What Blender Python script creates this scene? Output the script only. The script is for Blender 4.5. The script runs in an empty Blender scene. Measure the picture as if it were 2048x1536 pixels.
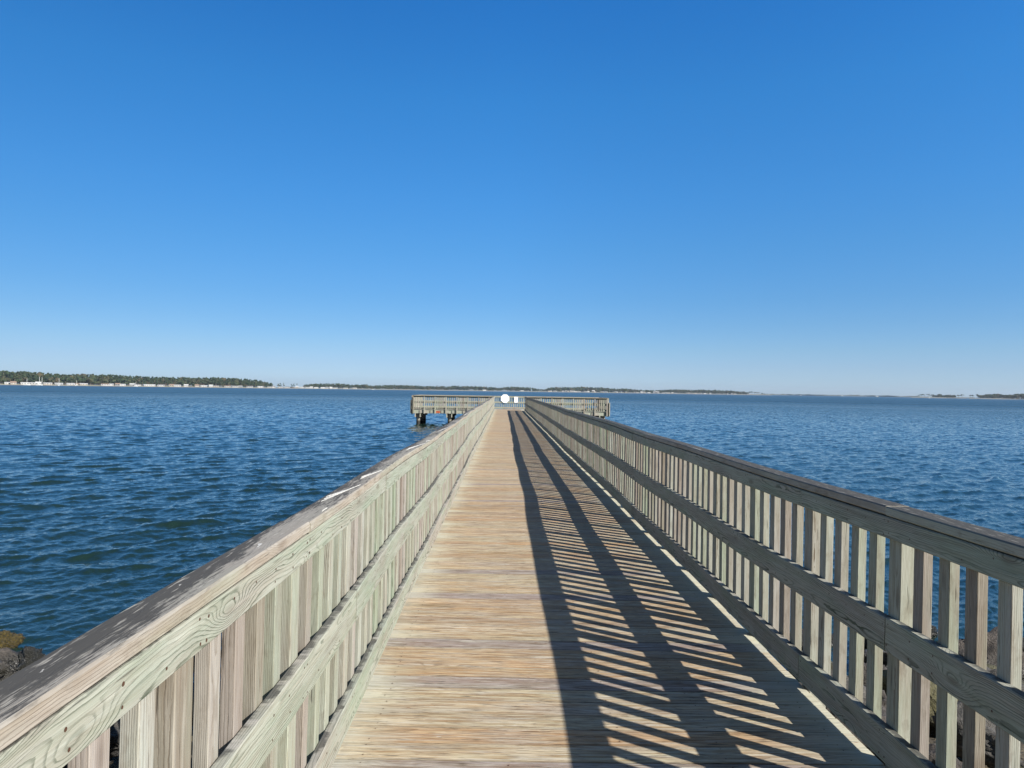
import bpy, math, random
import numpy as np
from mathutils import Vector, Matrix, Euler
R = math.radians
rnd = random.Random(7)
S = bpy.context.scene
C = S.collection

# ------------------------------------------------------------------ camera
F = 1420.0                                   # focal length in pixels of the 2048 wide photo
CAMH = 1.55                                  # above the deck (deck top is z = 0)
WATER = -1.12
cd = bpy.data.cameras.new('camera'); cam = bpy.data.objects.new('camera', cd); C.objects.link(cam)
S.camera = cam
cd.sensor_fit = 'HORIZONTAL'; cd.sensor_width = 36.0; cd.lens = 36.0*F/2048.0
cd.clip_start = 0.05; cd.clip_end = 60000
PITCH = math.atan(13.2/F); YAW = math.atan(16/F); ROLL = R(0.86)
mc = Matrix.Rotation(-YAW, 4, 'Z') @ Matrix.Rotation(R(90)+PITCH, 4, 'X') @ Matrix.Rotation(ROLL, 4, 'Z')
mc.translation = Vector((0, 0, CAMH)); cam.matrix_world = mc

# ------------------------------------------------------------------ light
SUNV = Vector((1.184, -0.80, 1.0)).normalized()
ELEV = math.asin(SUNV.z); AZ = math.atan2(SUNV.x, SUNV.y)
W = bpy.data.worlds.new('World'); S.world = W; W.use_nodes = True
nt = W.node_tree; nt.nodes.clear()
sk = nt.nodes.new('ShaderNodeTexSky'); sk.sky_type = 'NISHITA'; sk.sun_disc = False
sk.sun_elevation = ELEV; sk.sun_rotation = AZ
sk.altitude = 0; sk.air_density = 1.0; sk.dust_density = 0.25; sk.ozone_density = 3.5
bg = nt.nodes.new('ShaderNodeBackground'); bg.inputs[1].default_value = 0.068
wo = nt.nodes.new('ShaderNodeOutputWorld')
# the phone's rendering of this sky is a deeper, cleaner blue than the physical model: grade it by elevation
SKY = [(0.0, (0.317, 0.430, 0.676)), (0.015, (0.3176, 0.4332, 0.69)), (0.036, (0.30, 0.40, 0.62)), (0.057, (0.283, 0.393, 0.575)), (0.092, (0.247, 0.3862, 0.557)),
       (0.126, (0.222, 0.3935, 0.564)), (0.194, (0.197, 0.4302, 0.612)), (0.259, (0.178, 0.4628, 0.675)), (0.379, (0.146, 0.50, 0.75)), (0.477, (0.1117, 0.48, 0.787)), (0.9, (0.26, 0.42, 0.52))]
tcw = nt.nodes.new('ShaderNodeTexCoord'); sxw = nt.nodes.new('ShaderNodeSeparateXYZ'); rw = nt.nodes.new('ShaderNodeValToRGB')
el = rw.color_ramp.elements
while len(el) < len(SKY): el.new(0.5)
for i_, (p_, c_) in enumerate(SKY): el[i_].position = p_; el[i_].color = (*c_, 1)
mw = nt.nodes.new('ShaderNodeVectorMath'); mw.operation = 'MULTIPLY'; m2 = nt.nodes.new('ShaderNodeVectorMath'); m2.operation = 'SCALE'; m2.inputs['Scale'].default_value = 2.0
nt.links.new(tcw.outputs['Generated'], sxw.inputs[0]); nt.links.new(sxw.outputs[2], rw.inputs[0])
# the half of the sky on the sun's side is paler and more neutral
mr = nt.nodes.new('ShaderNodeMapRange'); mr.inputs[1].default_value = 0.25; mr.inputs[2].default_value = -0.45; nt.links.new(sxw.outputs[1], mr.inputs[0])
mxw = nt.nodes.new('ShaderNodeMix'); mxw.data_type = 'RGBA'; mxw.inputs[7].default_value = (0.44, 0.44, 0.42, 1)
nt.links.new(mr.outputs[0], mxw.inputs[0]); nt.links.new(rw.outputs[0], mxw.inputs[6])
nt.links.new(sk.outputs[0], mw.inputs[0]); nt.links.new(mxw.outputs[2], mw.inputs[1]); ma = nt.nodes.new('ShaderNodeMapRange'); ma.inputs[1].default_value = -0.58; ma.inputs[2].default_value = 0.0; ma.inputs[3].default_value = 1.54; ma.inputs[4].default_value = 2.0
nt.links.new(sxw.outputs[0], ma.inputs[0]); nt.links.new(ma.outputs[0], m2.inputs['Scale']); nt.links.new(mw.outputs[0], m2.inputs[0])
nt.links.new(m2.outputs[0], bg.inputs[0]); nt.links.new(bg.outputs[0], wo.inputs[0])
sl = bpy.data.lights.new('sun', 'SUN'); sl.energy = 5.0; sl.angle = R(0.53); sl.color = (1.0, 0.955, 0.88)
so = bpy.data.objects.new('sun', sl); C.objects.link(so)
so.rotation_euler = SUNV.to_track_quat('Z', 'Y').to_euler(); so.location = (20, -20, 30)
S.view_settings.view_transform = 'Standard'; S.view_settings.look = 'None'
S.view_settings.exposure = 0.80; S.view_settings.gamma = 1.0

# ------------------------------------------------------------------ naming helpers
def tag(o, label=None, cat=None, group=None, kind=None):
    if label: o['label'] = label
    if cat: o['category'] = cat
    if group: o['group'] = group
    if kind: o['kind'] = kind
    return o
def empty(name, loc, label, cat, group=None, rz=0):
    o = bpy.data.objects.new(name, None); C.objects.link(o); o.location = loc; o.rotation_euler = (0, 0, rz)
    o.empty_display_size = 0.2
    return tag(o, label, cat, group)
def link(name, me, parent=None):
    o = bpy.data.objects.new(name, me); C.objects.link(o)
    if parent is not None:
        o.parent = parent
        o.matrix_parent_inverse = Matrix.Identity(4)
    return o
def mesh(name, V, Fc, mats, smooth=False, fm=None):
    me = bpy.data.meshes.new(name); me.from_pydata([tuple(v) for v in V], [], Fc)
    for m in mats: me.materials.append(m)
    if fm is not None: me.polygons.foreach_set('material_index', fm)
    if smooth: me.polygons.foreach_set('use_smooth', [True]*len(me.polygons))
    me.update(); return me

# ------------------------------------------------------------------ node helpers
class N:
    def __init__(s, name):
        s.m = bpy.data.materials.new(name); s.m.use_nodes = True; s.t = s.m.node_tree; s.t.nodes.clear()
        s.out = s.t.nodes.new('ShaderNodeOutputMaterial'); s.p = s.t.nodes.new('ShaderNodeBsdfPrincipled')
        s.t.links.new(s.p.outputs[0], s.out.inputs[0])
    def n(s, t, **k):
        x = s.t.nodes.new('ShaderNode'+t)
        for a, b in k.items(): setattr(x, a, b)
        return x
    def l(s, a, b): s.t.links.new(a, b)
    def put(s, inp, v):
        if hasattr(v, 'links') or hasattr(v, 'is_linked'): s.l(v, inp)
        else: inp.default_value = v
    def math(s, op, a, b=None, c=None, clamp=False):
        x = s.n('Math', operation=op, use_clamp=clamp); s.put(x.inputs[0], a)
        if b is not None: s.put(x.inputs[1], b)
        if c is not None: s.put(x.inputs[2], c)
        return x.outputs[0]
    def vmath(s, op, a, b=None):
        x = s.n('VectorMath', operation=op); s.put(x.inputs[0], a)
        if b is not None: s.put(x.inputs[1], b)
        return x.outputs[0] if op not in ('LENGTH', 'DISTANCE', 'DOT_PRODUCT') else x.outputs['Value']
    def attr(s, nm): 
        x = s.n('Attribute', attribute_name=nm); return x
    def sep(s, v):
        x = s.n('SeparateXYZ'); s.l(v, x.inputs[0]); return x.outputs
    def comb(s, a, b, c):
        x = s.n('CombineXYZ'); s.put(x.inputs[0], a); s.put(x.inputs[1], b); s.put(x.inputs[2], c); return x.outputs[0]
    def noise(s, v, scale, detail=3, rough=0.55, col=False, dist=0.0):
        x = s.n('TexNoise'); s.l(v, x.inputs['Vector']); x.inputs['Scale'].default_value = scale
        x.inputs['Detail'].default_value = detail; x.inputs['Roughness'].default_value = rough
        x.inputs['Distortion'].default_value = dist
        return x.outputs[1] if col else x.outputs[0]
    def ramp(s, f, stops, interp='LINEAR'):
        x = s.n('ValToRGB'); x.color_ramp.interpolation = interp; e = x.color_ramp.elements
        while len(e) < len(stops): e.new(0.5)
        for i, (p, c) in enumerate(stops):
            e[i].position = p
            e[i].color = (c, c, c, 1) if isinstance(c, (int, float)) else (*c, 1)
        s.put(x.inputs[0], f); return x.outputs[0]
    def mix(s, f, a, b, mode='MIX'):
        x = s.n('Mix', data_type='RGBA', blend_type=mode); s.put(x.inputs[0], f)
        for i, v in ((6, a), (7, b)):
            if isinstance(v, tuple): x.inputs[i].default_value = (*v, 1) if len(v) == 3 else v
            else: s.l(v, x.inputs[i])
        return x.outputs[2]
    def mapr(s, v, a, b, c=0.0, d=1.0):
        x = s.n('MapRange'); s.put(x.inputs[0], v)
        for i, k in enumerate((a, b, c, d)): x.inputs[i+1].default_value = k
        return x.outputs[0]

def wood(name, palette, grain=0.5, freq=95.0, dark=(0.10, 0.085, 0.065), green=0.25, kn=0.012, wobble=0.012,
         cap=False, stain=0.0, capbias=0.0, speck=0.0, crack=0.5, fine=0.35, bump=0.5, streak=0.0):
    """weathered sawn pine; bc = board coordinates in metres with a random offset, lc = -1..1 across the section"""
    q = N(name)
    bc = q.attr('bc').outputs['Vector']; lc = q.sep(q.attr('lc').outputs['Vector']); ti = q.sep(q.attr('tint').outputs['Vector'])
    s = q.sep(bc)
    # slow wander of the rings along the board
    vl = q.comb(q.math('MULTIPLY', s[0], 0.9), q.math('MULTIPLY', s[1], 5.0), q.math('MULTIPLY', s[2], 5.0))
    w1 = q.math('MULTIPLY', q.math('SUBTRACT', q.noise(vl, 1.0, 2), 0.5), wobble*4)
    vm = q.comb(q.math('MULTIPLY', s[0], 4.5), q.math('MULTIPLY', s[1], 16.0), q.math('MULTIPLY', s[2], 16.0))
    w2 = q.math('MULTIPLY', q.math('SUBTRACT', q.noise(vm, 1.0, 2), 0.5), wobble*1.1)
    # knots: rings swirl round scattered points
    vk = q.n('TexVoronoi', feature='F1'); vk.inputs['Scale'].default_value = 1.0
    q.l(q.comb(q.math('MULTIPLY', s[0], 2.3), q.math('MULTIPLY', s[1], 7.5), q.math('MULTIPLY', s[2], 1.0)), vk.inputs['Vector'])
    kd = vk.outputs['Distance']
    w3 = q.math('MULTIPLY', q.math('SUBTRACT', q.noise(q.comb(q.math('MULTIPLY', s[0], 22.0), q.math('MULTIPLY', s[1], 90.0), q.math('MULTIPLY', s[2], 90.0)), 1.0, 3, 0.65), 0.5), 0.0036)
    kx = q.math('EXPONENT', q.math('MULTIPLY', q.math('MULTIPLY', kd, kd), -16.0))
    kr = q.math('MULTIPLY', kx, kn*3)
    # pith distance: centre is offset by the per-board random tint
    py = q.math('MULTIPLY', q.math('SUBTRACT', ti[1], 0.5), 0.12)
    # lc.z carries metres across, lc.y metres through the thickness
    pz = q.math('ADD', 0.028, q.math('MULTIPLY', ti[2], 0.06))
    dy = q.math('SUBTRACT', lc[2], py); dz = q.math('ADD', lc[1], pz)
    rr = q.math('SQRT', q.math('ADD', q.math('MULTIPLY', dy, dy), q.math('MULTIPLY', dz, dz)))
    ring = q.math('ADD', q.math('ADD', q.math('ADD', rr, w3), w1), q.math('ADD', w2, kr))
    fr = q.math('FRACT', q.math('MULTIPLY', ring, freq))
    late = q.ramp(fr, [(0.0, 0.0), (0.6, 0.08), (0.84, 1.0), (0.94, 1.0), (1.0, 0.0)])
    # fine fibre streaks
    vf = q.comb(q.math('MULTIPLY', s[0], 7.0), q.math('MULTIPLY', s[1], 330.0), q.math('MULTIPLY', s[2], 330.0))
    fb = q.noise(vf, 1.0, 3, 0.65)
    vf2 = q.comb(q.math('MULTIPLY', s[0], 2.0), q.math('MULTIPLY', s[1], 60.0), q.math('MULTIPLY', s[2], 60.0))
    fb2 = q.noise(vf2, 1.0, 3, 0.6)
    base = q.ramp(ti[0], palette)
    # large patches of green preservative / grey silvering
    vp = q.comb(q.math('MULTIPLY', s[0], 1.6), q.math('MULTIPLY', s[1], 9.0), q.math('MULTIPLY', s[2], 9.0))
    pt = q.noise(vp, 1.0, 3)
    base = q.mix(q.math('MULTIPLY', q.mapr(pt, 0.46, 0.66), green), base, (0.30, 0.36, 0.27))
    pt2 = q.noise(q.vmath('ADD', vp, (13.1, 4.2, 8.8)), 1.0, 3)
    base = q.mix(q.math('MULTIPLY', q.mapr(pt2, 0.48, 0.68), 0.55), base, (0.37, 0.33, 0.29))
    if streak > 0:
        vs_ = q.comb(q.math('MULTIPLY', s[0], 3.2), q.math('MULTIPLY', s[1], 52.0), q.math('MULTIPLY', s[2], 20.0))
        sa = q.mapr(q.noise(vs_, 1.0, 4, 0.7), 0.42, 0.62)
        base = q.mix(q.math('MULTIPLY', sa, streak), base, q.mix(1.0, base, (0.60, 0.46, 0.33), 'MULTIPLY'))
        sb = q.mapr(q.noise(q.vmath('ADD', vs_, (31.0, 7.7, 2.0)), 1.0, 4, 0.7), 0.5, 0.66)
        base = q.mix(q.math('MULTIPLY', sb, streak*0.8), base, (0.53, 0.50, 0.43))
        sd = q.mapr(q.noise(q.comb(q.math('MULTIPLY', s[0], 9.0), q.math('MULTIPLY', s[1], 120.0), q.math('MULTIPLY', s[2], 20.0)), 1.0, 4, 0.65), 0.55, 0.66)
        base = q.mix(q.math('MULTIPLY', sd, streak), base, (0.15, 0.115, 0.08))
    # rings darker than the early wood
    gm = q.math('MULTIPLY', late, q.math('MULTIPLY', grain, q.math('MULTIPLY', q.mapr(fb2, 0.3, 0.7, 0.25, 1.25), q.mapr(pt2, 0.36, 0.6, 0.35, 1.0))), clamp=True)
    base = q.mix(gm, base, q.mix(0.55, dark, base, 'MULTIPLY'))
    k2 = q.mapr(kd, 0.05, 0.14, 0.75, 0.0)
    base = q.mix(q.math('MULTIPLY', k2, 0.6), base, (0.10, 0.065, 0.04))
    base = q.mix(q.math('MULTIPLY', q.mapr(fb, 0.35, 0.7, 1.0, 0.0), fine), base, q.mix(1.0, base, (0.52, 0.50, 0.48), 'MULTIPLY'))
    # drying checks, thin and dark along the board
    vc = q.comb(q.math('MULTIPLY', s[0], 5.0), q.math('MULTIPLY', s[1], 120.0), q.math('MULTIPLY', s[2], 120.0))
    ck = q.mapr(q.noise(vc, 1.0, 2, 0.5), 0.67, 0.73)
    base = q.mix(q.math('MULTIPLY', ck, crack), base, (0.035, 0.027, 0.02))
    if cap:
        ge = q.n('NewGeometry'); nz = q.sep(ge.outputs['Normal'])[2]
        up = q.mapr(nz, 0.5, 0.9)
        vs = q.comb(q.math('MULTIPLY', s[0], 10.0), q.math('MULTIPLY', s[1], 120.0), 0.0)
        st = q.noise(vs, 1.0, 6, 0.75)
        big = q.noise(q.comb(q.math('MULTIPLY', s[0], 1.1), q.math('MULTIPLY', s[1], 9.0), 0.0), 1.0, 2)
        edge = q.mapr(lc[0], -1.0, 1.0, -0.10+capbias, 0.15+capbias)     # lc.x: -1 walkway side, +1 water side
        sm = q.mapr(q.math('ADD', q.math('ADD', st, edge), q.math('MULTIPLY', q.math('SUBTRACT', big, 0.5), 0.75)), 0.47, 0.56)
        base = q.mix(q.math('MULTIPLY', up, 0.70 if capbias > 0 or 'cap' in name else 0.42), base, (0.20, 0.192, 0.175) if capbias == 0 else (0.175, 0.18, 0.17))
        base = q.mix(q.math('MULTIPLY', q.math('MULTIPLY', up, sm), stain), base, (0.040, 0.038, 0.035))
        fs = q.mapr(q.noise(q.vmath('ADD', vs, (3.3, 9.1, 0)), 1.0, 4, 0.6), 0.58, 0.66)
        base = q.mix(q.math('MULTIPLY', q.math('MULTIPLY', up, fs), 0.7), base, (0.36, 0.34, 0.30))
    if speck > 0:
        ed = q.mapr(q.math('ABSOLUTE', lc[0]), 0.90, 0.985)
        base = q.mix(q.math('MULTIPLY', ed, q.mapr(ti[2], 0.0, 1.0, 0.0, 0.55)), base, (0.09, 0.07, 0.05))
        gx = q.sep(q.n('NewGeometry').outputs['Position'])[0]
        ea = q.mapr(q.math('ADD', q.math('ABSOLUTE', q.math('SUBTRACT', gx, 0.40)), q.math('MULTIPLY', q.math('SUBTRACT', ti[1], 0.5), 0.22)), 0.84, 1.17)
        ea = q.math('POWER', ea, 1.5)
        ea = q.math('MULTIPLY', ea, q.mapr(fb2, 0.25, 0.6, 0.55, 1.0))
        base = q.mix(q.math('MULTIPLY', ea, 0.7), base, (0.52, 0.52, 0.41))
        sp = q.mapr(q.noise(q.comb(q.math('MULTIPLY', s[0], 16.0), q.math('MULTIPLY', s[1], 85.0), 0.0), 1.0, 1, 0.4), 0.755, 0.79)
        base = q.mix(q.math('MULTIPLY', sp, speck), base, (0.17, 0.055, 0.018))
        sw = q.mapr(q.noise(q.comb(q.math('MULTIPLY', s[0], 6.0), q.math('MULTIPLY', s[1], 26.0), 5.5), 1.0, 2, 0.6), 0.745, 0.77)
        base = q.mix(q.math('MULTIPLY', sw, 0.55), base, (0.62, 0.60, 0.55))
    q.l(base, q.p.inputs['Base Color'])
    q.p.inputs['Roughness'].default_value = 0.82
    q.p.inputs['Specular IOR Level'].default_value = 0.25
    h = q.math('SUBTRACT', q.math('MULTIPLY', fb, 0.5), q.math('MULTIPLY', late, 0.35))
    h = q.math('SUBTRACT', h, q.math('MULTIPLY', ck, 0.9))
    b = q.n('Bump'); b.inputs['Strength'].default_value = bump; b.inputs['Distance'].default_value = 0.0022
    q.l(h, b.inputs['Height']); q.l(b.outputs[0], q.p.inputs['Normal'])
    return q.m

PAL_DECK = [(0.0, (0.490, 0.347, 0.197)), (0.18, (0.578, 0.455, 0.299)), (0.36, (0.540, 0.463, 0.314)), (0.52, (0.601, 0.494, 0.352)), (0.66, (0.561, 0.383, 0.214)),
            (0.84, (0.413, 0.326, 0.231)), (0.94, (0.385, 0.331, 0.304)), (1.0, (0.364, 0.307, 0.289))]
PAL_BAL = [(0.0, (0.301, 0.361, 0.268)), (0.16, (0.433, 0.453, 0.374)), (0.32, (0.382, 0.370, 0.323)), (0.46, (0.315, 0.271, 0.238)),
           (0.58, (0.457, 0.457, 0.417)), (0.74, (0.359, 0.398, 0.319)), (0.86, (0.251, 0.198, 0.161)), (0.93, (0.408, 0.388, 0.348)), (1.0, (0.386, 0.346, 0.320))]
PAL_RAIL = [(0.0, (0.378, 0.414, 0.338)), (0.3, (0.405, 0.410, 0.342)), (0.55, (0.378, 0.396, 0.333)), (0.8, (0.387, 0.360, 0.315)), (1.0, (0.405, 0.378, 0.324))]
PAL_CAP = [(0.0, (0.411, 0.388, 0.319)), (0.5, (0.427, 0.374, 0.300)), (1.0, (0.381, 0.346, 0.295))]
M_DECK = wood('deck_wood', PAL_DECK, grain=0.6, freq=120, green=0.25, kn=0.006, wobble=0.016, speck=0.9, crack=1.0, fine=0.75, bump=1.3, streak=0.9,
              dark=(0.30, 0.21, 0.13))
M_BAL = wood('baluster_wood', PAL_BAL, grain=0.85, freq=210, green=0.3, kn=0.003, wobble=0.005, crack=0.6, fine=0.5, streak=0.3, dark=(0.24, 0.19, 0.14))
M_RAIL = wood('rail_wood', PAL_RAIL, grain=1.0, freq=140, green=0.75, streak=0.25, kn=0.018, wobble=0.016, cap=True, stain=0.75, crack=0.35, fine=0.5, dark=(0.13, 0.155, 0.11))
M_CAP = wood('cap_wood', PAL_CAP, grain=0.6, freq=190, green=0.35, kn=0.008, wobble=0.010, fine=0.5, streak=0.35, cap=True, stain=0.9, crack=0.5, dark=(0.26, 0.21, 0.17))
M_CAPR = wood('dark_cap_wood', PAL_RAIL, grain=0.6, freq=190, green=0.35, kn=0.008, wobble=0.010, fine=0.5, streak=0.35, cap=True, stain=0.92, capbias=0.20, crack=0.5, dark=(0.26, 0.21, 0.17))
M_BEAM = wood('beam_wood', PAL_RAIL, grain=0.5, freq=80, green=0.5, dark=(0.2, 0.18, 0.13))

def simple(name, col, rough=0.7, var=0.0, scale=8.0, metal=0.0, spec=0.4):
    q = N(name)
    tc = q.n('TexCoord').outputs['Object']
    if var > 0:
        nn = q.noise(tc, scale, 5, 0.6)
        q.l(q.mix(q.mapr(nn, 0.3, 0.7), tuple(c*(1-var) for c in col), tuple(min(1, c*(1+var)) for c in col)), q.p.inputs['Base Color'])
    else: q.p.inputs['Base Color'].default_value = (*col, 1)
    q.p.inputs['Roughness'].default_value = rough; q.p.inputs['Metallic'].default_value = metal
    q.p.inputs['Specular IOR Level'].default_value = spec
    return q.m
M_NAIL = simple('rusty_nail', (0.075, 0.035, 0.02), 0.6)
M_DROP = simple('bird_dropping', (0.50, 0.49, 0.46), 0.8, 0.25, 60)
M_SIGN = simple('white_sign', (0.86, 0.86, 0.88), 0.5)
M_SIGN2 = simple('lavender_sign', (0.66, 0.66, 0.74), 0.5)
M_ORANGE = simple('orange_sign', (0.62, 0.13, 0.045), 0.6)
M_DKMARK = simple('dark_mark', (0.10, 0.025, 0.015), 0.7)

# ------------------------------------------------------------------ boards
def wob(p):
    """the long walkway is not perfectly straight"""
    x, y, z = p
    f = min(1.0, max(0.0, (53.5-y)/3.0))
    dx = f*(0.010*math.sin(y*0.61+1.0)+0.012*math.sin(y*0.23+0.4)+0.006*math.sin(y*1.9+2))*min(1, max(0, z)+0.3)
    dz = 0.006*math.sin(y*0.47+0.7+(1.1 if x > 0 else 0))+0.004*math.sin(y*1.27+(0 if x > 0 else 2.0))
    if y > 54.0: dz = 0
    return (x+dx, y, z+dz)
class Boards:
    def __init__(s): s.V = []; s.F = []; s.bc = []; s.lc = []; s.ti = []; s.fm = []
    def add(s, c0, axis, a0, a1, u, hu, v, hv, seg=0.6, ch=0.003, tint=None, flip=1.0, jit=0.0, taper=None):
        """box along unit vector axis from a0 to a1 (distances from c0), half sizes hu along u, hv along v"""
        axis = Vector(axis); u = Vector(u); v = Vector(v); c0 = Vector(c0)
        L = a1-a0; n = max(1, int(round(L/seg)))
        oct_ = [(-hu, -hv+ch), (-hu, hv-ch), (-hu+ch, hv), (hu-ch, hv), (hu, hv-ch), (hu, -hv+ch), (hu-ch, -hv), (-hu+ch, -hv)]
        t = tint or (rnd.random(), rnd.random(), rnd.random())
        off = (rnd.uniform(0, 60), rnd.uniform(0, 60), rnd.uniform(0, 60)); b = len(s.V)
        wide_u = hu >= hv
        # make sure the sides wind outwards
        sgn = axis.dot(u.cross(v))
        for i in range(n+1):
            a = a0+L*i/n
            for (pu, pv) in oct_:
                p = c0+axis*a+u*pu+v*pv
                s.V.append(wob(p))
                ac, th = (pu, pv) if wide_u else (pv, pu)
                s.bc.append((a+off[0], ac+off[1], th+off[2])); s.lc.append((pu/hu*flip, th, ac)); s.ti.append(t)
        for i in range(n):
            for k in range(8):
                q = [b+i*8+k, b+i*8+(k+1) % 8, b+(i+1)*8+(k+1) % 8, b+(i+1)*8+k]
                s.F.append(q if sgn < 0 else q[::-1]); s.fm.append(0)
        e0 = [b+k for k in range(8)]; e1 = [b+n*8+k for k in range(8)]
        s.F.append(e0[::-1] if sgn < 0 else e0); s.F.append(e1 if sgn < 0 else e1[::-1]); s.fm += [0, 0]
    def disc(s, p, r, n=6, m=1):
        b = len(s.V); p = wob(p)
        for k in range(n):
            a = 2*math.pi*k/n; s.V.append((p[0]+r*math.cos(a), p[1]+r*math.sin(a), p[2]))
            s.bc.append((0, 0, 0)); s.lc.append((0, 0, 0)); s.ti.append((0, 0, 0))
        s.F.append([b+k for k in range(n)]); s.fm.append(m)
    def stud(s, p, d, nrm, r):
        b = len(s.V)
        for k in range(7):
            a = 2*math.pi*k/7; s.V.append(wob(p+d*(r*math.cos(a))+Vector(Z3)*(r*math.sin(a))-nrm*0.0006)); s.bc.append((0, 0, 0)); s.lc.append((0, 0, 0)); s.ti.append((0, 0, 0))
        s.F.append([b+k for k in range(7)]); s.fm.append(1)
    def build(s, name, mats, parent=None):
        me = mesh(name, s.V, s.F, mats, fm=s.fm)
        for nm, d in (('bc', s.bc), ('lc', s.lc), ('tint', s.ti)):
            at = me.attributes.new(nm, 'FLOAT_VECTOR', 'POINT')
            at.data.foreach_set('vector', np.array(d, dtype=np.float32).ravel())
        return link(name, me, parent)

XL, XR = -0.671, 1.587                      # inner faces of the two railings
PER = 0.825; PW = 0.089; BWD = 0.064; GAP = (PER-PW-4*BWD)/5
YT0, YT1 = 54.3, 59.2                       # T-shaped head of the pier
TX0, TX1 = -6.93, 7.95
Z3 = (0, 0, 1)
def railing(label, org, d, n, length, phase, joints, near=100, post_bottom=-0.36, end_posts=True, group='railings of the pier', capx=0.0, capmat=None):
    """org: point on the inner face at deck level; d: unit direction; n: unit outward normal; phase: s of a post's start"""
    root = empty('railing', (0, 0, 0), label, 'railing', group)
    o = Vector(org); d = Vector(d); n = Vector(n)
    ctr = lambda off, z: o+n*off+Vector((0, 0, z))
    def run(name, mat, off, half_n, zc, half_z, jo, blen, ch=0.004, gap=0.0035, nails=()):
        cuts = [0.0]; j = jo
        while j < length-0.05:
            if j > 0.05: cuts.append(j)
            j += blen
        cuts.append(length)
        for a, b in zip(cuts[:-1], cuts[1:]):
            B = Boards(); w = rnd.uniform(-0.0025, 0.0025)
            B.add(ctr(off+w, zc+w), d, a+gap/2, b-gap/2, n, half_n, Z3, half_z, seg=0.42, ch=ch)
            for (sn, zn) in nails:
                if a+0.01 < sn < b-0.01 and sn < 14: B.stud(ctr(w-0.0004, zc+w+zn+rnd.uniform(-.006, .006))+d*(sn+rnd.uniform(-.008, .008)), d, n, rnd.uniform(0.0030, 0.0048))
            B.build(name, [mat, M_NAIL], root)
    BL = PER*6
    ps = phase
    while ps > 0: ps -= PER
    posts = []; bals = []
    while ps < length:
        if 0 <= ps <= length-PW+0.001: posts.append(ps)
        for k in range(4):
            b0 = ps+PW+GAP+k*(BWD+GAP)
            if 0.0 < b0 < length-BWD: bals.append(b0)
        ps += PER
    js = [phase+PW/2+PER*k for k in joints]
    def nl(dz): return [(p+PW/2+sx, z) for p in posts for sx in (-0.02, 0.02) for z in (-dz, dz)]+[(b+BWD/2, z) for b in bals for z in (-dz*0.8, dz*0.7) if rnd.random() < 0.6]
    run('cap_rail', capmat or M_CAP, 0.0465+capx, 0.0515+capx, 1.0735, 0.019, js[0], BL, ch=0.005)
    run('top_rail', M_RAIL, 0.019, 0.019, 1.0045, 0.0445, js[1], BL, nails=nl(0.025))
    run('middle_rail', M_RAIL, 0.019, 0.019, 0.558, 0.070, js[2], BL, nails=nl(0.045))
    run('kick_board', M_RAIL, 0.019, 0.019, 0.106, 0.070, js[3], BL, nails=nl(0.045))
    if end_posts:
        posts = [p for p in posts if p > 0.12 and p < length-PW-0.12]+[0.0, length-PW]
        bals = [b for b in bals if b > 0.1 and b < length-PW-BWD-0.01]
    for p in posts:
        B = Boards(); B.add(ctr(0.0835, 0)+d*(p+PW/2), Z3, post_bottom, 1.052, d, PW/2, n, 0.0445, seg=0.7, ch=0.003)
        B.build('post', [M_BAL], root)
    bals.sort(key=lambda b: (o+d*b).length)
    rest = Boards()
    for i, b in enumerate(bals):
        B = Boards() if i < near else rest
        t = (rnd.random(), rnd.random(), rnd.random()); lean = rnd.uniform(-0.004, 0.004)
        B.add(ctr(0.0575+rnd.uniform(-0.001, 0.001), 0)+d*(b+BWD/2+lean), Z3+0*d if False else (Vector(Z3)+d*rnd.uniform(-0.004, 0.004)).normalized(),
              0.110+rnd.uniform(-.006, .006), 1.051, d, BWD/2, n, 0.019, seg=1.2, ch=0.0016, tint=t)
        if i < near: B.build('baluster', [M_BAL], root)
    if len(bals) > near: tag(rest.build('baluster', [M_BAL], root), kind='stuff')
    return root

# ------------------------------------------------------------------ the pier: deck and what carries it
pier = empty('fishing_pier', (0.46, 0, 0), 'long straight wooden fishing pier of cross planks ending in a T-shaped platform over the water', 'pier')
PINV = Matrix.Translation((-0.46, 0, 0))
def pp(o): o.matrix_parent_inverse = PINV; return o
D = Boards()
y = -1.2; row = 0; prevgrey = 0
while y < YT0-0.04:
    w = 0.1405+rnd.uniform(-0.002, 0.002)
    prevgrey -= 1
    t0 = rnd.random()*0.84
    if prevgrey <= 0 and rnd.random() < 0.11: t0 = rnd.uniform(0.93, 1.0); prevgrey = 4
    tilt = rnd.uniform(-0.004, 0.004)
    vv = Vector((0, math.cos(tilt), math.sin(tilt)))
    D.add((0, y+w/2, -0.0195+rnd.uniform(-0.0012, 0.0)), (1, 0, 0), XL-0.034+rnd.uniform(-.004, .004), XR+0.034+rnd.uniform(-.004, .004),
          vv, w/2, (0, -math.sin(tilt), math.cos(tilt)), 0.019, seg=1.2, ch=0.0015, tint=(t0, rnd.random(), rnd.random()))
    if y < 14:
        for xs in (XL+0.10, XL+0.16+0.55, 0.46+0.08, XR-0.62, XR-0.09):
            for dy in (-0.042, 0.042):
                D.disc((xs+rnd.uniform(-.012, .012), y+w/2+dy+rnd.uniform(-.008, .008), 0.0012), rnd.uniform(0.0028, 0.0045))
    y += w+rnd.uniform(0.002, 0.0055)
yT = y
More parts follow.
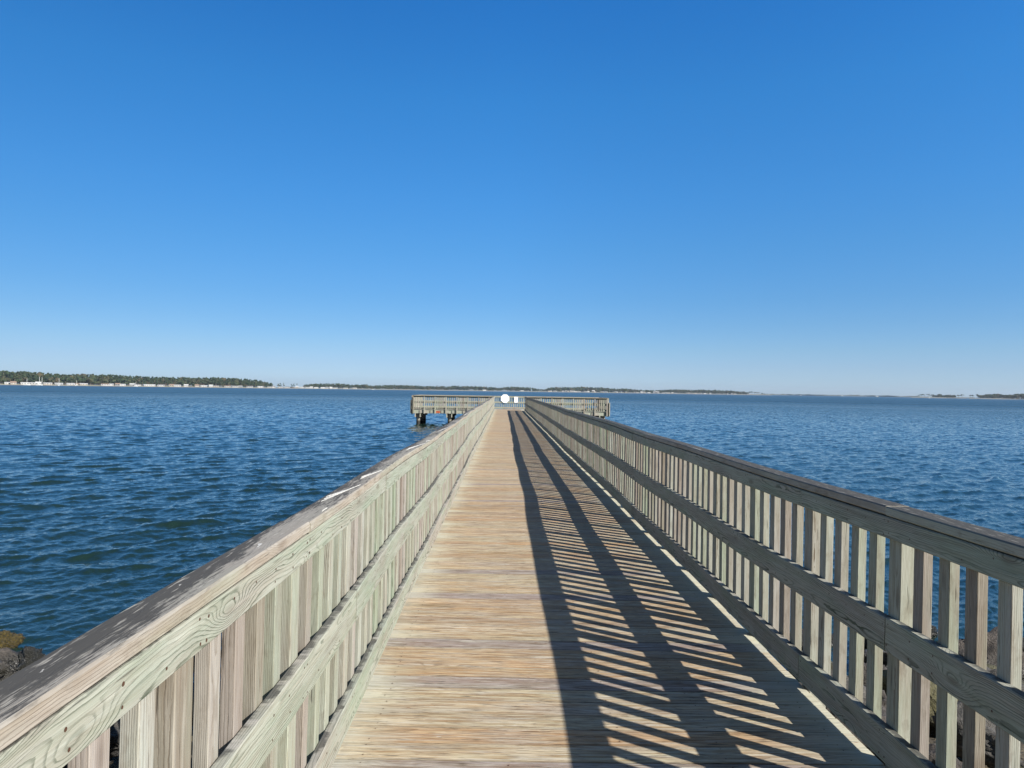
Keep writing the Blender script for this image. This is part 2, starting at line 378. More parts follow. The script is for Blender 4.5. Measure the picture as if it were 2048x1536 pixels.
while y < YT1+0.03:
    w = 0.138
    cuts = [TX0-0.03, TX0+3.7, XL-0.2, 2.9, TX1-2.2, TX1+0.03]
    for a, b in zip(cuts[:-1], cuts[1:]):
        D.add((0, y+w/2, -0.0195), (1, 0, 0), a+0.001, b-0.001, (0, 1, 0), w/2, Z3, 0.019, seg=2.5, ch=0.0035, tint=(rnd.random(), rnd.random(), rnd.random()))
    y += w+0.006
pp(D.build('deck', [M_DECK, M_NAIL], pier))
for xs in (XL-0.012, XL+0.75, 0.46, XR-0.75, XR+0.012):
    B = Boards()
    B.add((xs, 0, -0.165), (0, 1, 0), -1.2, YT0+0.02, (1, 0, 0), 0.0225, Z3, 0.122, seg=2.5)
    pp(B.build('stringer', [M_BEAM], pier))
for yy in (YT0+0.03, YT0+0.85, YT0+1.65, YT0+2.45, YT0+3.25, YT0+4.05, YT1-0.03):
    B = Boards(); B.add((0, yy, -0.165), (1, 0, 0), TX0+0.02, TX1-0.02, (0, 1, 0), 0.022, Z3, 0.122, seg=3)
    pp(B.build('stringer', [M_BEAM], pier))

def pile_mat():
    q = N('pile_wood'); g = q.n('NewGeometry').outputs['Position']; s = q.sep(g)
    nn = q.noise(q.comb(q.math('MULTIPLY', s[0], 14), q.math('MULTIPLY', s[1], 14), q.math('MULTIPLY', s[2], 1.6)), 1.0, 4, 0.6)
    c = q.ramp(nn, [(0.3, (0.13, 0.12, 0.10)), (0.6, (0.30, 0.28, 0.23)), (0.8, (0.22, 0.22, 0.17))])
    zn = q.math('ADD', s[2], q.math('MULTIPLY', q.noise(g, 7, 3), 0.22))
    c = q.mix(q.mapr(zn, WATER+0.32, WATER+0.50, 1.0, 0.0), c, (0.018, 0.017, 0.013))
    q.l(c, q.p.inputs['Base Color']); q.p.inputs['Roughness'].default_value = 0.75
    return q.m
M_PILE = pile_mat()
def pile(x, y, top=-0.29, r=0.145):
    V = []; Fc = []; n = 14; zs = [WATER-2.2, WATER-0.5, WATER, WATER+0.25, top-0.3, top]
    ph = rnd.random()*6
    for i, z in enumerate(zs):
        for k in range(n):
            a = 2*math.pi*k/n; rr = r*(1.06-0.02*i)*(1+0.035*math.sin(3*a+ph)+0.02*math.sin(5*a+i))
            V.append((x+rr*math.cos(a), y+rr*math.sin(a), z))
    for i in range(len(zs)-1):
        for k in range(n): Fc.append([i*n+k, i*n+(k+1) % n, (i+1)*n+(k+1) % n, (i+1)*n+k])
    Fc.append([(len(zs)-1)*n+k for k in range(n)])
    pp(link('pile', mesh('pile', V, Fc, [M_PILE], True), pier))
def beam(name, a, b, hu, hv, z):
    a = Vector(a); b = Vector(b); L = (b-a).length; d = (b-a)/L
    B = Boards(); side = Vector(Z3).cross(d).normalized(); up = d.cross(side)
    B.add(a, d, 0, L, side, hu, up, hv, seg=2.0); return pp(B.build(name, [M_BEAM], pier))
yb = 8.2
while yb < YT0-1.5:
    for xx in (XL+0.25, XR-0.25): pile(xx, yb)
    for sgn in (-1, 1): beam('pile_cap', (XL-0.15, yb+sgn*0.19, -0.43), (XR+0.15, yb+sgn*0.19, -0.43), 0.038, 0.14, 0)
    yb += 3.05
bents = [-6.55, -4.15, -1.75, 0.46, 2.75, 5.15, 7.55]
for bx in bents:
    for py_ in (YT0+0.35, YT0+2.45, YT1-0.45): pile(bx, py_)
    for sgn in (-1, 1): beam('pile_cap', (bx+sgn*0.19, YT0-0.02, -0.43), (bx+sgn*0.19, YT1+0.02, -0.43), 0.038, 0.14, 0)
    B = Boards(); a = Vector((bx-0.16, YT0+0.2, -0.5)); b = Vector((bx-0.16, YT0+2.3, WATER+0.12))
    beam('cross_brace', a, b, 0.022, 0.07, 0)

railing('left railing of the walkway, inner side sunlit, dark stained cap streaked white',
        (XL, -0.75, 0), (0, 1, 0), (-1, 0, 0), YT0+0.75, 1.547-(-0.75)-PER*2, (3, 5, 4, 2), end_posts=False)
railing('right railing of the walkway, its inner side in shade, throwing striped shadows on the deck',
        (XR, -0.75, 0), (0, 1, 0), (1, 0, 0), YT0+0.75, 2.911-(-0.75)-PER*4, (4, 5, 4, 5), end_posts=False, capmat=M_CAPR)
LT = XL-0.09-TX0
railing('near railing of the T-shaped platform on the left, above the orange placard',
        (XL-0.09, YT0, 0), (-1, 0, 0), (0, -1, 0), LT, 0.3, (3, 5, 4, 2), post_bottom=-0.30, capx=0.040)
railing('near railing of the T-shaped platform on the right of the walkway',
        (XR+0.09, YT0, 0), (1, 0, 0), (0, -1, 0), TX1-XR-0.09, 0.3, (3, 5, 4, 2), post_bottom=-0.30, capx=0.040)
railing('far railing across the end of the platform, carrying the octagonal sign',
        (TX0, YT1, 0), (1, 0, 0), (0, 1, 0), TX1-TX0, 0.3, (3, 5, 4, 2))
railing('short railing closing the left end of the T-shaped platform',
        (TX0, YT0+0.13, 0), (0, 1, 0), (-1, 0, 0), YT1-YT0-0.14, 0.3, (3, 5, 4, 2))
railing('short railing closing the right end of the T-shaped platform',
        (TX1, YT0+0.13, 0), (0, 1, 0), (1, 0, 0), YT1-YT0-0.14, 0.3, (3, 5, 4, 2))
# fascia boards of the platform, one between each pair of posts
for x0, x1, sg in ((XL-0.09, TX0, -1), (XR+0.09, TX1, 1)):
    s = 0.1; L = abs(x1-x0)
    while s < L-0.5:
        a = s; b = min(s+PER-0.22, L-0.1)
        B = Boards(); B.add((x0, YT0-0.022, -0.15), (sg, 0, 0), a, b, (0, 1, 0), 0.0195, Z3, 0.118, seg=1)
        pp(B.build('fascia_board', [M_BEAM], pier)); s += PER
for xx, z0 in ((TX0-0.165, 0.72), (TX1+0.165, 0.72)):
    B = Boards(); B.add((xx, YT0+0.1, 0), Z3, -0.30, z0, (1, 0, 0), 0.035, (0, 1, 0), 0.10, seg=1)
    pp(B.build('rub_post', [M_BEAM], pier))

# bird droppings on the left cap
def blotch(y0, y1, xa, xb, w, seed):
    r = random.Random(seed); V = []; Fc = []; n = 40
    for i in range(n+1):
        t = i/n; yy = y0+(y1-y0)*t
        ww = (w*0.62*(math.sin(math.pi*t)**0.7)*(0.15+1.2*r.random()**1.6)+0.0002)*(0.05 if r.random() < 0.2 else 1)
        cx = XL-xa-(xb-xa)*t+0.0012*math.sin(t*5+seed)+0.0022*(r.random()-.5)
        for sx in (-1, 1): V.append(wob((cx+sx*ww, yy, 1.0945)))
    m = len(V)
    V += [(a, b, c-0.0025) for a, b, c in V]
    for i in range(n): a = 2*i; Fc += [[a, a+1, a+3, a+2], [m+a+2, m+a+3, m+a+1, m+a], [a, a+2, m+a+2, m+a], [a+1, m+a+1, m+a+3, a+3]]
    return link('bird_dropping', mesh('bird_dropping', V, Fc, [M_DROP]))
lr = [o for o in bpy.data.objects if o.get('label', '').startswith('left railing')][0]
for k, (a, b, xa, xb, w) in enumerate(((1.80, 1.92, .045, .060, .004), (2.00, 2.16, .035, .055, .005), (2.85, 3.35, .078, .018, .006), (2.62, 2.70, .012, .012, .003), (3.55, 3.95, .058, .012, .005),
                          (5.3, 6.1, .055, .006, .006), (6.3, 6.5, .02, .01, .004), (7.7, 8.9, .05, .01, .006), (1.46, 1.475, .035, .035, .003), (1.12, 1.135, .06, .06, .003), (12.5, 14.2, .05, .02, .006), (1.62, 1.635, .07, .07, .003))):
    for q_ in range(3 if b-a > 0.1 else 1):
        e_ = (b-a)*0.12*q_; o = blotch(a+e_, b-e_*0.6, xa+0.004*(q_-1)*(b-a > 0.1), xb+0.004*(q_-1)*(b-a > 0.1), w*(1.25 if q_ == 1 else 0.8), k*7+q_); o.parent = lr

# signs
def ngon_sign(pts, y0, th, mat):
    n = len(pts); V = [(x, y0, z) for x, z in pts]+[(x, y0+th, z) for x, z in pts]
    Fc = [list(range(n)), list(range(2*n-1, n-1, -1))]+[[k, n+k, n+(k+1) % n, (k+1) % n] for k in range(n)]
    return V, Fc
def box_V(x0, x1, y0, y1, z0, z1):
    V = [(x, y, z) for x in (x0, x1) for y in (y0, y1) for z in (z0, z1)]
    return V, [[0, 1, 3, 2], [4, 6, 7, 5], [0, 4, 5, 1], [2, 3, 7, 6], [0, 2, 6, 4], [1, 5, 7, 3]]
OX, OZ, OR = 0.11, 0.875, 0.375
osg = empty('octagonal_sign', (OX, YT1-0.05, 0.5), 'large blank white octagonal sign fixed to the far railing of the platform', 'sign')
oct8 = [(OX+OR*math.cos(R(22.5+45*k)), OZ+OR*math.sin(R(22.5+45*k))) for k in range(8)]
V, Fc = ngon_sign(oct8, YT1-0.056, 0.006, M_SIGN); o = link('sign_panel', mesh('sign_panel', V, Fc, [M_SIGN]), osg); o.matrix_parent_inverse = Matrix.Translation((-OX, -(YT1-0.05), -0.5))
V, Fc = box_V(OX-0.03, OX+0.03, YT1-0.049, YT1-0.012, 0.49, 1.20); o = link('bracket', mesh('bracket', V, Fc, [M_BEAM]), osg); o.matrix_parent_inverse = Matrix.Translation((-OX, -(YT1-0.05), -0.5))
RX, RZ = 1.03, 0.79
rsg = empty('notice_sign', (RX, YT1-0.03, 0.55), 'small blank white upright rectangular notice on the far railing, right of the octagonal sign', 'sign')
for nm, a, b, m in (('sign_panel', RX-0.155, RX+0.05, M_SIGN), ('side_panel', RX+0.053, RX+0.155, M_SIGN2)):
    V, Fc = box_V(a, b, YT1-0.034, YT1-0.028, RZ-0.245, RZ+0.245); o = link(nm, mesh(nm, V, Fc, [m]), rsg); o.matrix_parent_inverse = Matrix.Translation((-RX, -(YT1-0.03), -0.55))
PX = -5.0
pl = empty('orange_placard', (PX, YT0-0.05, -0.15), 'small orange placard with dark blurred marks on the platform fascia, left side', 'sign')
iv = Matrix.Translation((-PX, -(YT0-0.05), 0.15))
V, Fc = box_V(PX-0.15, PX+0.15, YT0-0.049, YT0-0.0425, -0.235, -0.085); o = link('placard', mesh('placard', V, Fc, [M_ORANGE]), pl); o.matrix_parent_inverse = iv
VV = []; FF = []
for a, b in ((-0.12, -0.05), (-0.03, 0.03), (0.05, 0.12)):
    V, Fc = box_V(PX+a, PX+b, YT0-0.052, YT0-0.050, -0.19, -0.12); k = len(VV); VV += V; FF += [[i+k for i in f] for f in Fc]
o = link('dark_marks', mesh('dark_marks', VV, FF, [M_DKMARK]), pl); o.matrix_parent_inverse = iv

# ------------------------------------------------------------------ water
def water():
    rg = np.random.default_rng(5)
    def field(Ls, n, lam_lo, lam_hi, dirdeg, spread, slope, power=1.0):
        k = np.fft.fftfreq(n, d=Ls/n)*2*np.pi
        kx, ky = np.meshgrid(k, k, indexing='xy'); kk = np.hypot(kx, ky); kk[0, 0] = 1e-6
        th = np.arctan2(ky, kx)-np.radians(dirdeg)
        klo, khi = 2*np.pi/lam_hi, 2*np.pi/lam_lo
        amp = kk**(-2.0*power)*np.exp(-(klo/kk)**4)*np.exp(-(kk/khi)**2)
        amp *= np.abs(np.cos(th/2))**spread
        ph = rg.normal(size=(n, n))+1j*rg.normal(size=(n, n))
        sp = amp*ph; sp[0, 0] = 0
        h = np.fft.ifft2(sp); sc = 1.0
        gx = np.real(np.fft.ifft2(1j*kx*sp)); gy = np.real(np.fft.ifft2(1j*ky*sp))
        s = slope/np.sqrt((gx**2+gy**2).mean())
        Dx = np.real(np.fft.ifft2(1j*kx/kk*sp)); Dy = np.real(np.fft.ifft2(1j*ky/kk*sp))
        return np.real(h)*s, Dx*s, Dy*s
    def samp(f, x, y, Ls):
        n = f.shape[0]; u = (x/Ls*n) % n; v = (y/Ls*n) % n
        i = np.floor(u).astype(int); j = np.floor(v).astype(int); a = u-i; b = v-j; i %= n; j %= n
        i1 = (i+1) % n; j1 = (j+1) % n
        return f[j, i]*(1-a)*(1-b)+f[j, i1]*a*(1-b)+f[j1, i]*(1-a)*b+f[j1, i1]*a*b
    LA, LB = 57.0, 13.0
    A = field(LA, 1280, 0.18, 1.9, -48, 7, 0.16, 0.90)
    Bf = field(LB, 720, 0.042, 0.45, -48, 4, 0.23, 0.78)
    rs = [2.6]
    while rs[-1] < 170: rs.append(rs[-1]+0.022+0.0037*(rs[-1]-2.6))
    while rs[-1] < 2500: rs.append(rs[-1]*1.02)
    while rs[-1] < 30000: rs.append(rs[-1]*1.25)
    r = np.array(rs); dr = np.gradient(r)
    an = np.radians(np.linspace(-60, 60, 1800))
    RR, AA = np.meshgrid(r, an, indexing='ij'); DR = np.repeat(dr[:, None], len(an), 1)
    x = RR*np.sin(AA); y = RR*np.cos(AA)
    fa = np.clip(1.25-DR/2.2, 0, 1); fb = np.clip(1.35-DR/0.25, 0, 1)
    shore = np.clip((y-6.2)/5.0, 0.35, 1)
    gust = 0.8+0.35*np.sin(x*0.11+1.0+0.6*np.sin(y*0.07))*np.sin(y*0.13+0.02*x)
    h = samp(A[0], x, y, LA)*fa*shore+samp(Bf[0], x, y, LB)*fb*gust
    dx = samp(A[1], x, y, LA)*fa*1.1; dy = samp(A[2], x, y, LA)*fa*1.1
    X = np.stack([x+dx, y+dy, WATER+h], -1).reshape(-1, 3).astype(np.float32)
    nr, na = RR.shape
    i = np.arange(nr-1)[:, None]*na+np.arange(na-1)[None, :]
    Q = np.stack([i, i+1, i+na+1, i+na], -1).reshape(-1, 4)[:, ::-1]
    me = bpy.data.meshes.new('water'); me.vertices.add(len(X)); me.vertices.foreach_set('co', X.ravel())
    me.loops.add(Q.size); me.loops.foreach_set('vertex_index', Q.ravel().astype(np.int32))
    me.polygons.add(len(Q)); me.polygons.foreach_set('loop_start', np.arange(0, Q.size, 4, dtype=np.int32))
    me.polygons.foreach_set('loop_total', np.full(len(Q), 4, dtype=np.int32))
    me.polygons.foreach_set('use_smooth', np.ones(len(Q), dtype=bool))
    me.update(calc_edges=True)
    q = N('bay_water')
    g = q.n('NewGeometry').outputs['Position']
    n1 = q.noise(g, 0.035, 3)
    q.l(q.mix(q.mapr(n1, 0.3, 0.7), (0.007, 0.018, 0.014), (0.010, 0.024, 0.018)), q.p.inputs['Base Color'])
    dist = q.vmath('LENGTH', g)
    q.l(q.mapr(dist, 40, 280, 0.02, 0.28), q.p.inputs['Roughness'])
    q.p.inputs['IOR'].default_value = 1.42
    s = q.sep(g)
    v1 = q.comb(q.math('MULTIPLY', s[0], 1.0), q.math('MULTIPLY', s[1], 1.0), 0.0)
    f1 = q.noise(v1, 9.0, 3, 0.6)
    b1 = q.n('Bump'); b1.inputs['Strength'].default_value = 0.6; b1.inputs['Distance'].default_value = 0.02; q.l(f1, b1.inputs['Height'])
    f2 = q.noise(q.comb(s[0], s[1], 3.0), 0.9, 5, 0.62)
    b2 = q.n('Bump'); b2.inputs['Distance'].default_value = 0.5; q.l(f2, b2.inputs['Height']); q.l(b1.outputs[0], b2.inputs['Normal'])
    q.l(q.mapr(dist, 45, 200, 0.0, 1.0), b2.inputs['Strength'])
    q.l(b2.outputs[0], q.p.inputs['Normal'])
    me.materials.append(q.m)
    tag(link('water', me), kind='structure')
water()

# ------------------------------------------------------------------ near shore: bank and riprap
def gz(x, y):
    return -1.35+0.95*max(0.0, min(1.0, (9.0-y)/7.5))+0.05*math.sin(x*1.3+y)+0.04*math.sin(y*2.1-x*0.7)
V = []; Fc = []; nx, ny = 60, 40
for j in range(ny+1):
    for i in range(nx+1):
        x = -30+60*i/nx; y_ = -14+24.5*j/ny; V.append((x, y_, gz(x, y_)-0.15+(0 if y_ > 2 else min(0.3, (2-y_)*0.1))))
for j in range(ny):
    for i in range(nx): a = j*(nx+1)+i; Fc.append([a, a+1, a+nx+2, a+nx+1])
def bank_mat():
    q = N('bank_soil'); g = q.n('NewGeometry').outputs['Position']
    a = q.noise(g, 3.0, 5, 0.65); b = q.noise(g, 22.0, 4, 0.6)
    c = q.ramp(a, [(0.3, (0.06, 0.048, 0.035)), (0.55, (0.14, 0.115, 0.07)), (0.75, (0.12, 0.12, 0.05))])
    c = q.mix(q.mapr(b, 0.35, 0.65), q.mix(1.0, c, (0.4, 0.4, 0.4), 'MULTIPLY'), c)
    q.l(c, q.p.inputs['Base Color']); q.p.inputs['Roughness'].default_value = 0.9
    bm = q.n('Bump'); bm.inputs['Distance'].default_value = 0.05; q.l(b, bm.inputs['Height']); q.l(bm.outputs[0], q.p.inputs['Normal'])
    return q.m
tag(link('bank', mesh('bank', V, Fc, [bank_mat()], True)), kind='structure')

def rock_mat(name, c1, c2, c3, wet=0.0, algae=0.0):
    q = N(name); tc = q.n('TexCoord').outputs['Object']; g = q.n('NewGeometry')
    a = q.noise(tc, 3.5, 5, 0.65); b = q.noise(tc, 18.0, 5, 0.65)
    c = q.ramp(a, [(0.3, c1), (0.52, c2), (0.72, c3)])
    c = q.mix(q.mapr(b, 0.3, 0.7, 0.55, 0.0), c, q.mix(1.0, c, (0.45, 0.43, 0.4), 'MULTIPLY'))
    z = q.sep(g.outputs['Position'])[2]
    zz = q.math('ADD', z, q.math('MULTIPLY', b, 0.15))
    wetm = q.mapr(zz, WATER+0.20, WATER+0.34, 1.0, 0.0)
    c = q.mix(q.math('MULTIPLY', wetm, 0.8), c, (0.020, 0.020, 0.016))
    if algae > 0:
        c = q.mix(q.math('MULTIPLY', q.mapr(q.noise(tc, 9, 4, 0.7), 0.45, 0.6), algae), c, (0.15, 0.11, 0.028))
    q.l(c, q.p.inputs['Base Color'])
    q.l(q.mapr(zz, WATER+0.20, WATER+0.34, 0.28, 0.85), q.p.inputs['Roughness'])
    bm = q.n('Bump'); bm.inputs['Distance'].default_value = 0.06; bm.inputs['Strength'].default_value = 1.0
    q.l(q.math('ADD', q.math('MULTIPLY', a, 0.6), q.math('MULTIPLY', b, 0.5)), bm.inputs['Height']); q.l(bm.outputs[0], q.p.inputs['Normal'])
    return q.m
MR = [rock_mat('brown_rock', (0.05, 0.042, 0.036), (0.095, 0.08, 0.068), (0.14, 0.12, 0.105)),
      rock_mat('grey_rock', (0.06, 0.056, 0.05), (0.11, 0.103, 0.093), (0.17, 0.155, 0.14)),
      rock_mat('olive_rock', (0.05, 0.048, 0.025), (0.12, 0.11, 0.05), (0.18, 0.16, 0.08)),
      rock_mat('black_rock', (0.018, 0.017, 0.015), (0.035, 0.033, 0.028), (0.06, 0.055, 0.045)),
      rock_mat('algae_rock', (0.04, 0.035, 0.02), (0.11, 0.085, 0.03), (0.2, 0.15, 0.04), algae=0.9)]
import bmesh
from mathutils import noise as mn
def rock_mesh(seed, mat, sub=4, cuts=11, rough=0.13):
    r = random.Random(seed); bm = bmesh.new(); bmesh.ops.create_icosphere(bm, subdivisions=sub, radius=1.0)
    pl = []
    for k in range(cuts):
        n = Vector((r.gauss(0, 1), r.gauss(0, 1), r.gauss(0, 1))).normalized(); pl.append((n, r.uniform(0.45, 0.75)))
    o = Vector((seed*3.1, seed*1.7, 0))
    for v in bm.verts:
        p = v.co.copy()
        for n, d in pl:
            t = p.dot(n)
            if t > d: p -= n*(t-d)*0.93
        p += v.normal*(mn.fractal(p*2.2+o, 0.7, 2.1, 5)*0.2+mn.fractal(p*6+o, 0.7, 2.2, 3)*rough)
        v.co = p
    me = bpy.data.meshes.new('rock'); bm.to_mesh(me); bm.free(); me.materials.append(mat)
    me.polygons.foreach_set('use_smooth', [True]*len(me.polygons)); me.update(); return me
variants = [[rock_mesh(i*10+k, MR[i]) for k in range(4 if i < 4 else 1)] for i in range(5)]
def rock(x, y, z, sc, mi, label, group=None, rot=None):
    me = rnd.choice(variants[mi]); o = link('rock', me); o.location = (x, y, z); o.scale = sc
    o.rotation_euler = rot or (rnd.uniform(-.5, .5), rnd.uniform(-.5, .5), rnd.uniform(0, 6.28))
    return tag(o, label, 'rock', group)
rock(-4.68, 6.3, -1.16, (0.62, 0.40, 0.36), 0, 'grey-brown angular rock at the water edge, below left of the left railing', rot=(0.15, 0.1, 0.3))
rock(-5.0, 7.3, -1.10, (0.16, 0.12, 0.17), 4, 'small rounded rock coated in yellow-green algae, standing in the water left of the railing', rot=(0, 0, 0.3))
rock(-4.45, 6.8, -1.16, (0.26, 0.24, 0.22), 3, 'dark wet seaweedy rock between the grey slab and the water, left side', rot=(0.2, 0.1, 1.0))
LAB = {0: 'brown rough riprap rock on the bank right of the walkway', 1: 'grey riprap rock on the bank right of the walkway',
       2: 'olive algae-stained riprap rock low on the bank right of the walkway', 3: 'black wet riprap rock at the water edge right of the walkway'}
placed = []
def try_rock(x, y, s):
    for (a, b, c) in placed:
        if (a-x)**2+(b-y)**2 < ((s+c)*0.62)**2: return False
    placed.append((x, y, s)); return True
tries = 0
while tries < 9000 and len(placed) < 292:
    tries += 1
    right = rnd.random() < 0.72
    x = rnd.uniform(1.2, 11.0) if right else rnd.uniform(-8.0, -0.4)
    edge = 8.3+0.35*math.sin(x*0.9)-(0.9 if x < -2.5 else 0)
    if x < -3.0: edge = 7.0
    y = rnd.uniform(1.6, edge)
    s = rnd.uniform(0.16, 0.42) if rnd.random() < 0.5 else rnd.uniform(0.09, 0.20)
    if (x+4.62)**2+(y-6.3)**2 < 0.6 or (x < -3.4 and y > 5.5): continue
    if not try_rock(x, y, s): continue
    nearw = y > edge-1.1
    mi = 3 if nearw and rnd.random() < 0.8 else rnd.choice([0, 0, 1, 1, 2] if y > 4.3 else [0, 1, 2, 2])
    lab = LAB[mi] if right else LAB[mi].replace('right of the walkway', 'left of the walkway')
    lab = ('large ' if s > 0.24 else 'small ')+lab.replace(' riprap', '')
    lab = lab.replace('right of the walkway', 'close to the right railing' if x < 4 else ('seen well beyond the right railing' if x < 7 else 'far from the right railing'))
    lab += (', nearer us' if y < 4.2 else '')
    rock(x, y, gz(x, y)+s*0.12, (s*rnd.uniform(0.9, 1.3), s*rnd.uniform(0.8, 1.1), s*rnd.uniform(0.6, 0.95)), mi, lab,
         lab.replace('rock', 'rocks', 1))

# ------------------------------------------------------------------ far shore
Rinv = mc.to_3x3()
def at(ix, Dm, z=WATER):
    """ground point seen in photo column ix, Dm metres away"""
    horizon = 781.2+(ix-1008)*math.tan(ROLL)
    d = Rinv @ Vector(((ix-1024)/F, -(horizon-768)/F, -1.0)); k = Dm/math.hypot(d.x, d.y)
    return Vector((d.x*k, d.y*k, z))
def lerp(tab, x):
    if x <= tab[0][0]: return tab[0][1]
    for (a, u), (b, v) in zip(tab[:-1], tab[1:]):
        if x <= b: return u+(v-u)*(x-a)/(b-a)
    return tab[-1][1]
DIST = [(-500, 950), (0, 1150), (300, 1280), (520, 1400), (600, 1700), (740, 1850), (1020, 2100), (1300, 2400), (1545, 2650)]
TOP = [(-400, 741), (0, 745.4), (60, 747), (122, 751), (165, 750), (228, 751.7), (302, 754.8), (355, 755.8), (431, 755.5), (482, 757.6), (515, 760), (538, 765),
       (551, 768), (566, 766.4), (573, 771), (586, 767.5), (594, 767.7), (601, 772), (609, 768.7), (637, 766.7), (678, 767), (711, 768.7), (733, 768.2), (738, 771),
       (754, 770.6), (774, 769.2), (822, 770), (863, 772), (876, 771.3), (891, 772.5), (906, 770.8), (949, 771.3), (982, 773.4), (1000, 774.3), (1024, 772.5),
       (1042, 773.8), (1063, 774.3), (1079, 778), (1091, 778), (1095, 775), (1113, 773), (1153, 773.2), (1200, 774.3), (1232, 777), (1253, 776.5), (1272, 778.8),
       (1298, 779.6), (1317, 779.6), (1356, 778.3), (1375, 779.6), (1409, 779), (1462, 780.9), (1488, 783), (1500, 784)]
def horizon(ix): return 781.2+(ix-1008)*math.tan(ROLL)
def height_for(ix, ytop, Dm): return (horizon(ix)-ytop)/F*Dm+CAMH-WATER       # height above water
def land(name, cols, dist, depth, zt, mat):
    V = []; Fc = []; prof = ((0, -1.0), (5, 0.25), (16, 0.8), (40, zt), (depth, zt), (depth+10, -1.0))
    for c in cols:
        for (dd, z) in prof: p = at(c, dist(c)+dd); V.append((p.x, p.y, WATER+z))
    m = len(prof)
    for i in range(len(cols)-1):
        for j in range(m-1): a = i*m+j; Fc.append([a, a+m, a+m+1, a+1])
    return tag(link(name, mesh(name, V, Fc, [mat], True)), kind='structure')
def land_mat():
    q = N('shore_ground'); g = q.n('NewGeometry').outputs['Position']; s = q.sep(g)
    a = q.noise(g, 0.05, 4); zz = q.math('ADD', s[2], q.math('MULTIPLY', q.noise(g, 0.3, 2), 0.3))
    c = q.mix(q.mapr(a, 0.4, 0.6), (0.16, 0.16, 0.07), (0.24, 0.21, 0.13))
    c = q.mix(q.mapr(zz, WATER+0.8, WATER+1.0, 1.0, 0.0), c, (0.27, 0.24, 0.19))
    q.l(c, q.p.inputs['Base Color']); q.p.inputs['Roughness'].default_value = 0.9; return q.m
M_LAND = land_mat()
dfun = lambda c: lerp(DIST, c)+12*math.sin(c*0.05)+7*math.sin(c*0.17)
land('shore_land', [-700+12*i for i in range(188)], dfun, 520, 1.6, M_LAND)
land('sand_spit', [1500+10*i for i in range(46)], lambda c: 3900+60*math.sin(c*0.04), 60, 3.4, simple('marsh_ground', (0.10, 0.095, 0.06), 0.9, 0.3, 0.05))
isl = lambda c: 2100+25*math.sin(c*0.06)
land('island_land', [1822+8*i for i in range(15)], isl, 150, 1.0, M_LAND)
land('headland', [1938+14*i for i in range(50)], lambda c: 1900+20*math.sin(c*0.05), 260, 1.2, M_LAND)

def foliage_mat():
    q = N('foliage'); a = q.attr('tint').outputs['Vector']; s = q.sep(a); g = q.n('NewGeometry').outputs['Position']
    c = q.ramp(s[0], [(0.0, (0.035, 0.058, 0.030)), (0.35, (0.055, 0.078, 0.036)), (0.62, (0.085, 0.095, 0.045)), (0.86, (0.105, 0.088, 0.052)), (0.965, (0.13, 0.10, 0.05)), (0.985, (0.24, 0.19, 0.045)), (1.0, (0.26, 0.2, 0.05))])
    n = q.noise(g, 0.45, 4, 0.7)
    c = q.mix(q.mapr(n, 0.35, 0.65), q.mix(1.0, c, (0.45, 0.48, 0.5), 'MULTIPLY'), q.mix(1.0, c, (0.72, 0.76, 0.78), 'MULTIPLY'))
    q.l(c, q.p.inputs['Base Color']); q.p.inputs['Roughness'].default_value = 0.9; q.p.inputs['Specular IOR Level'].default_value = 0.1
    return q.m
M_FOL = foliage_mat(); M_BARK = simple('bark', (0.20, 0.16, 0.13), 0.9)
bm = bmesh.new(); bmesh.ops.create_icosphere(bm, subdivisions=1, radius=1); ico1 = np.array([v.co[:] for v in bm.verts]); icof = np.array([[v.index for v in f.verts] for f in bm.faces]); bm.free()
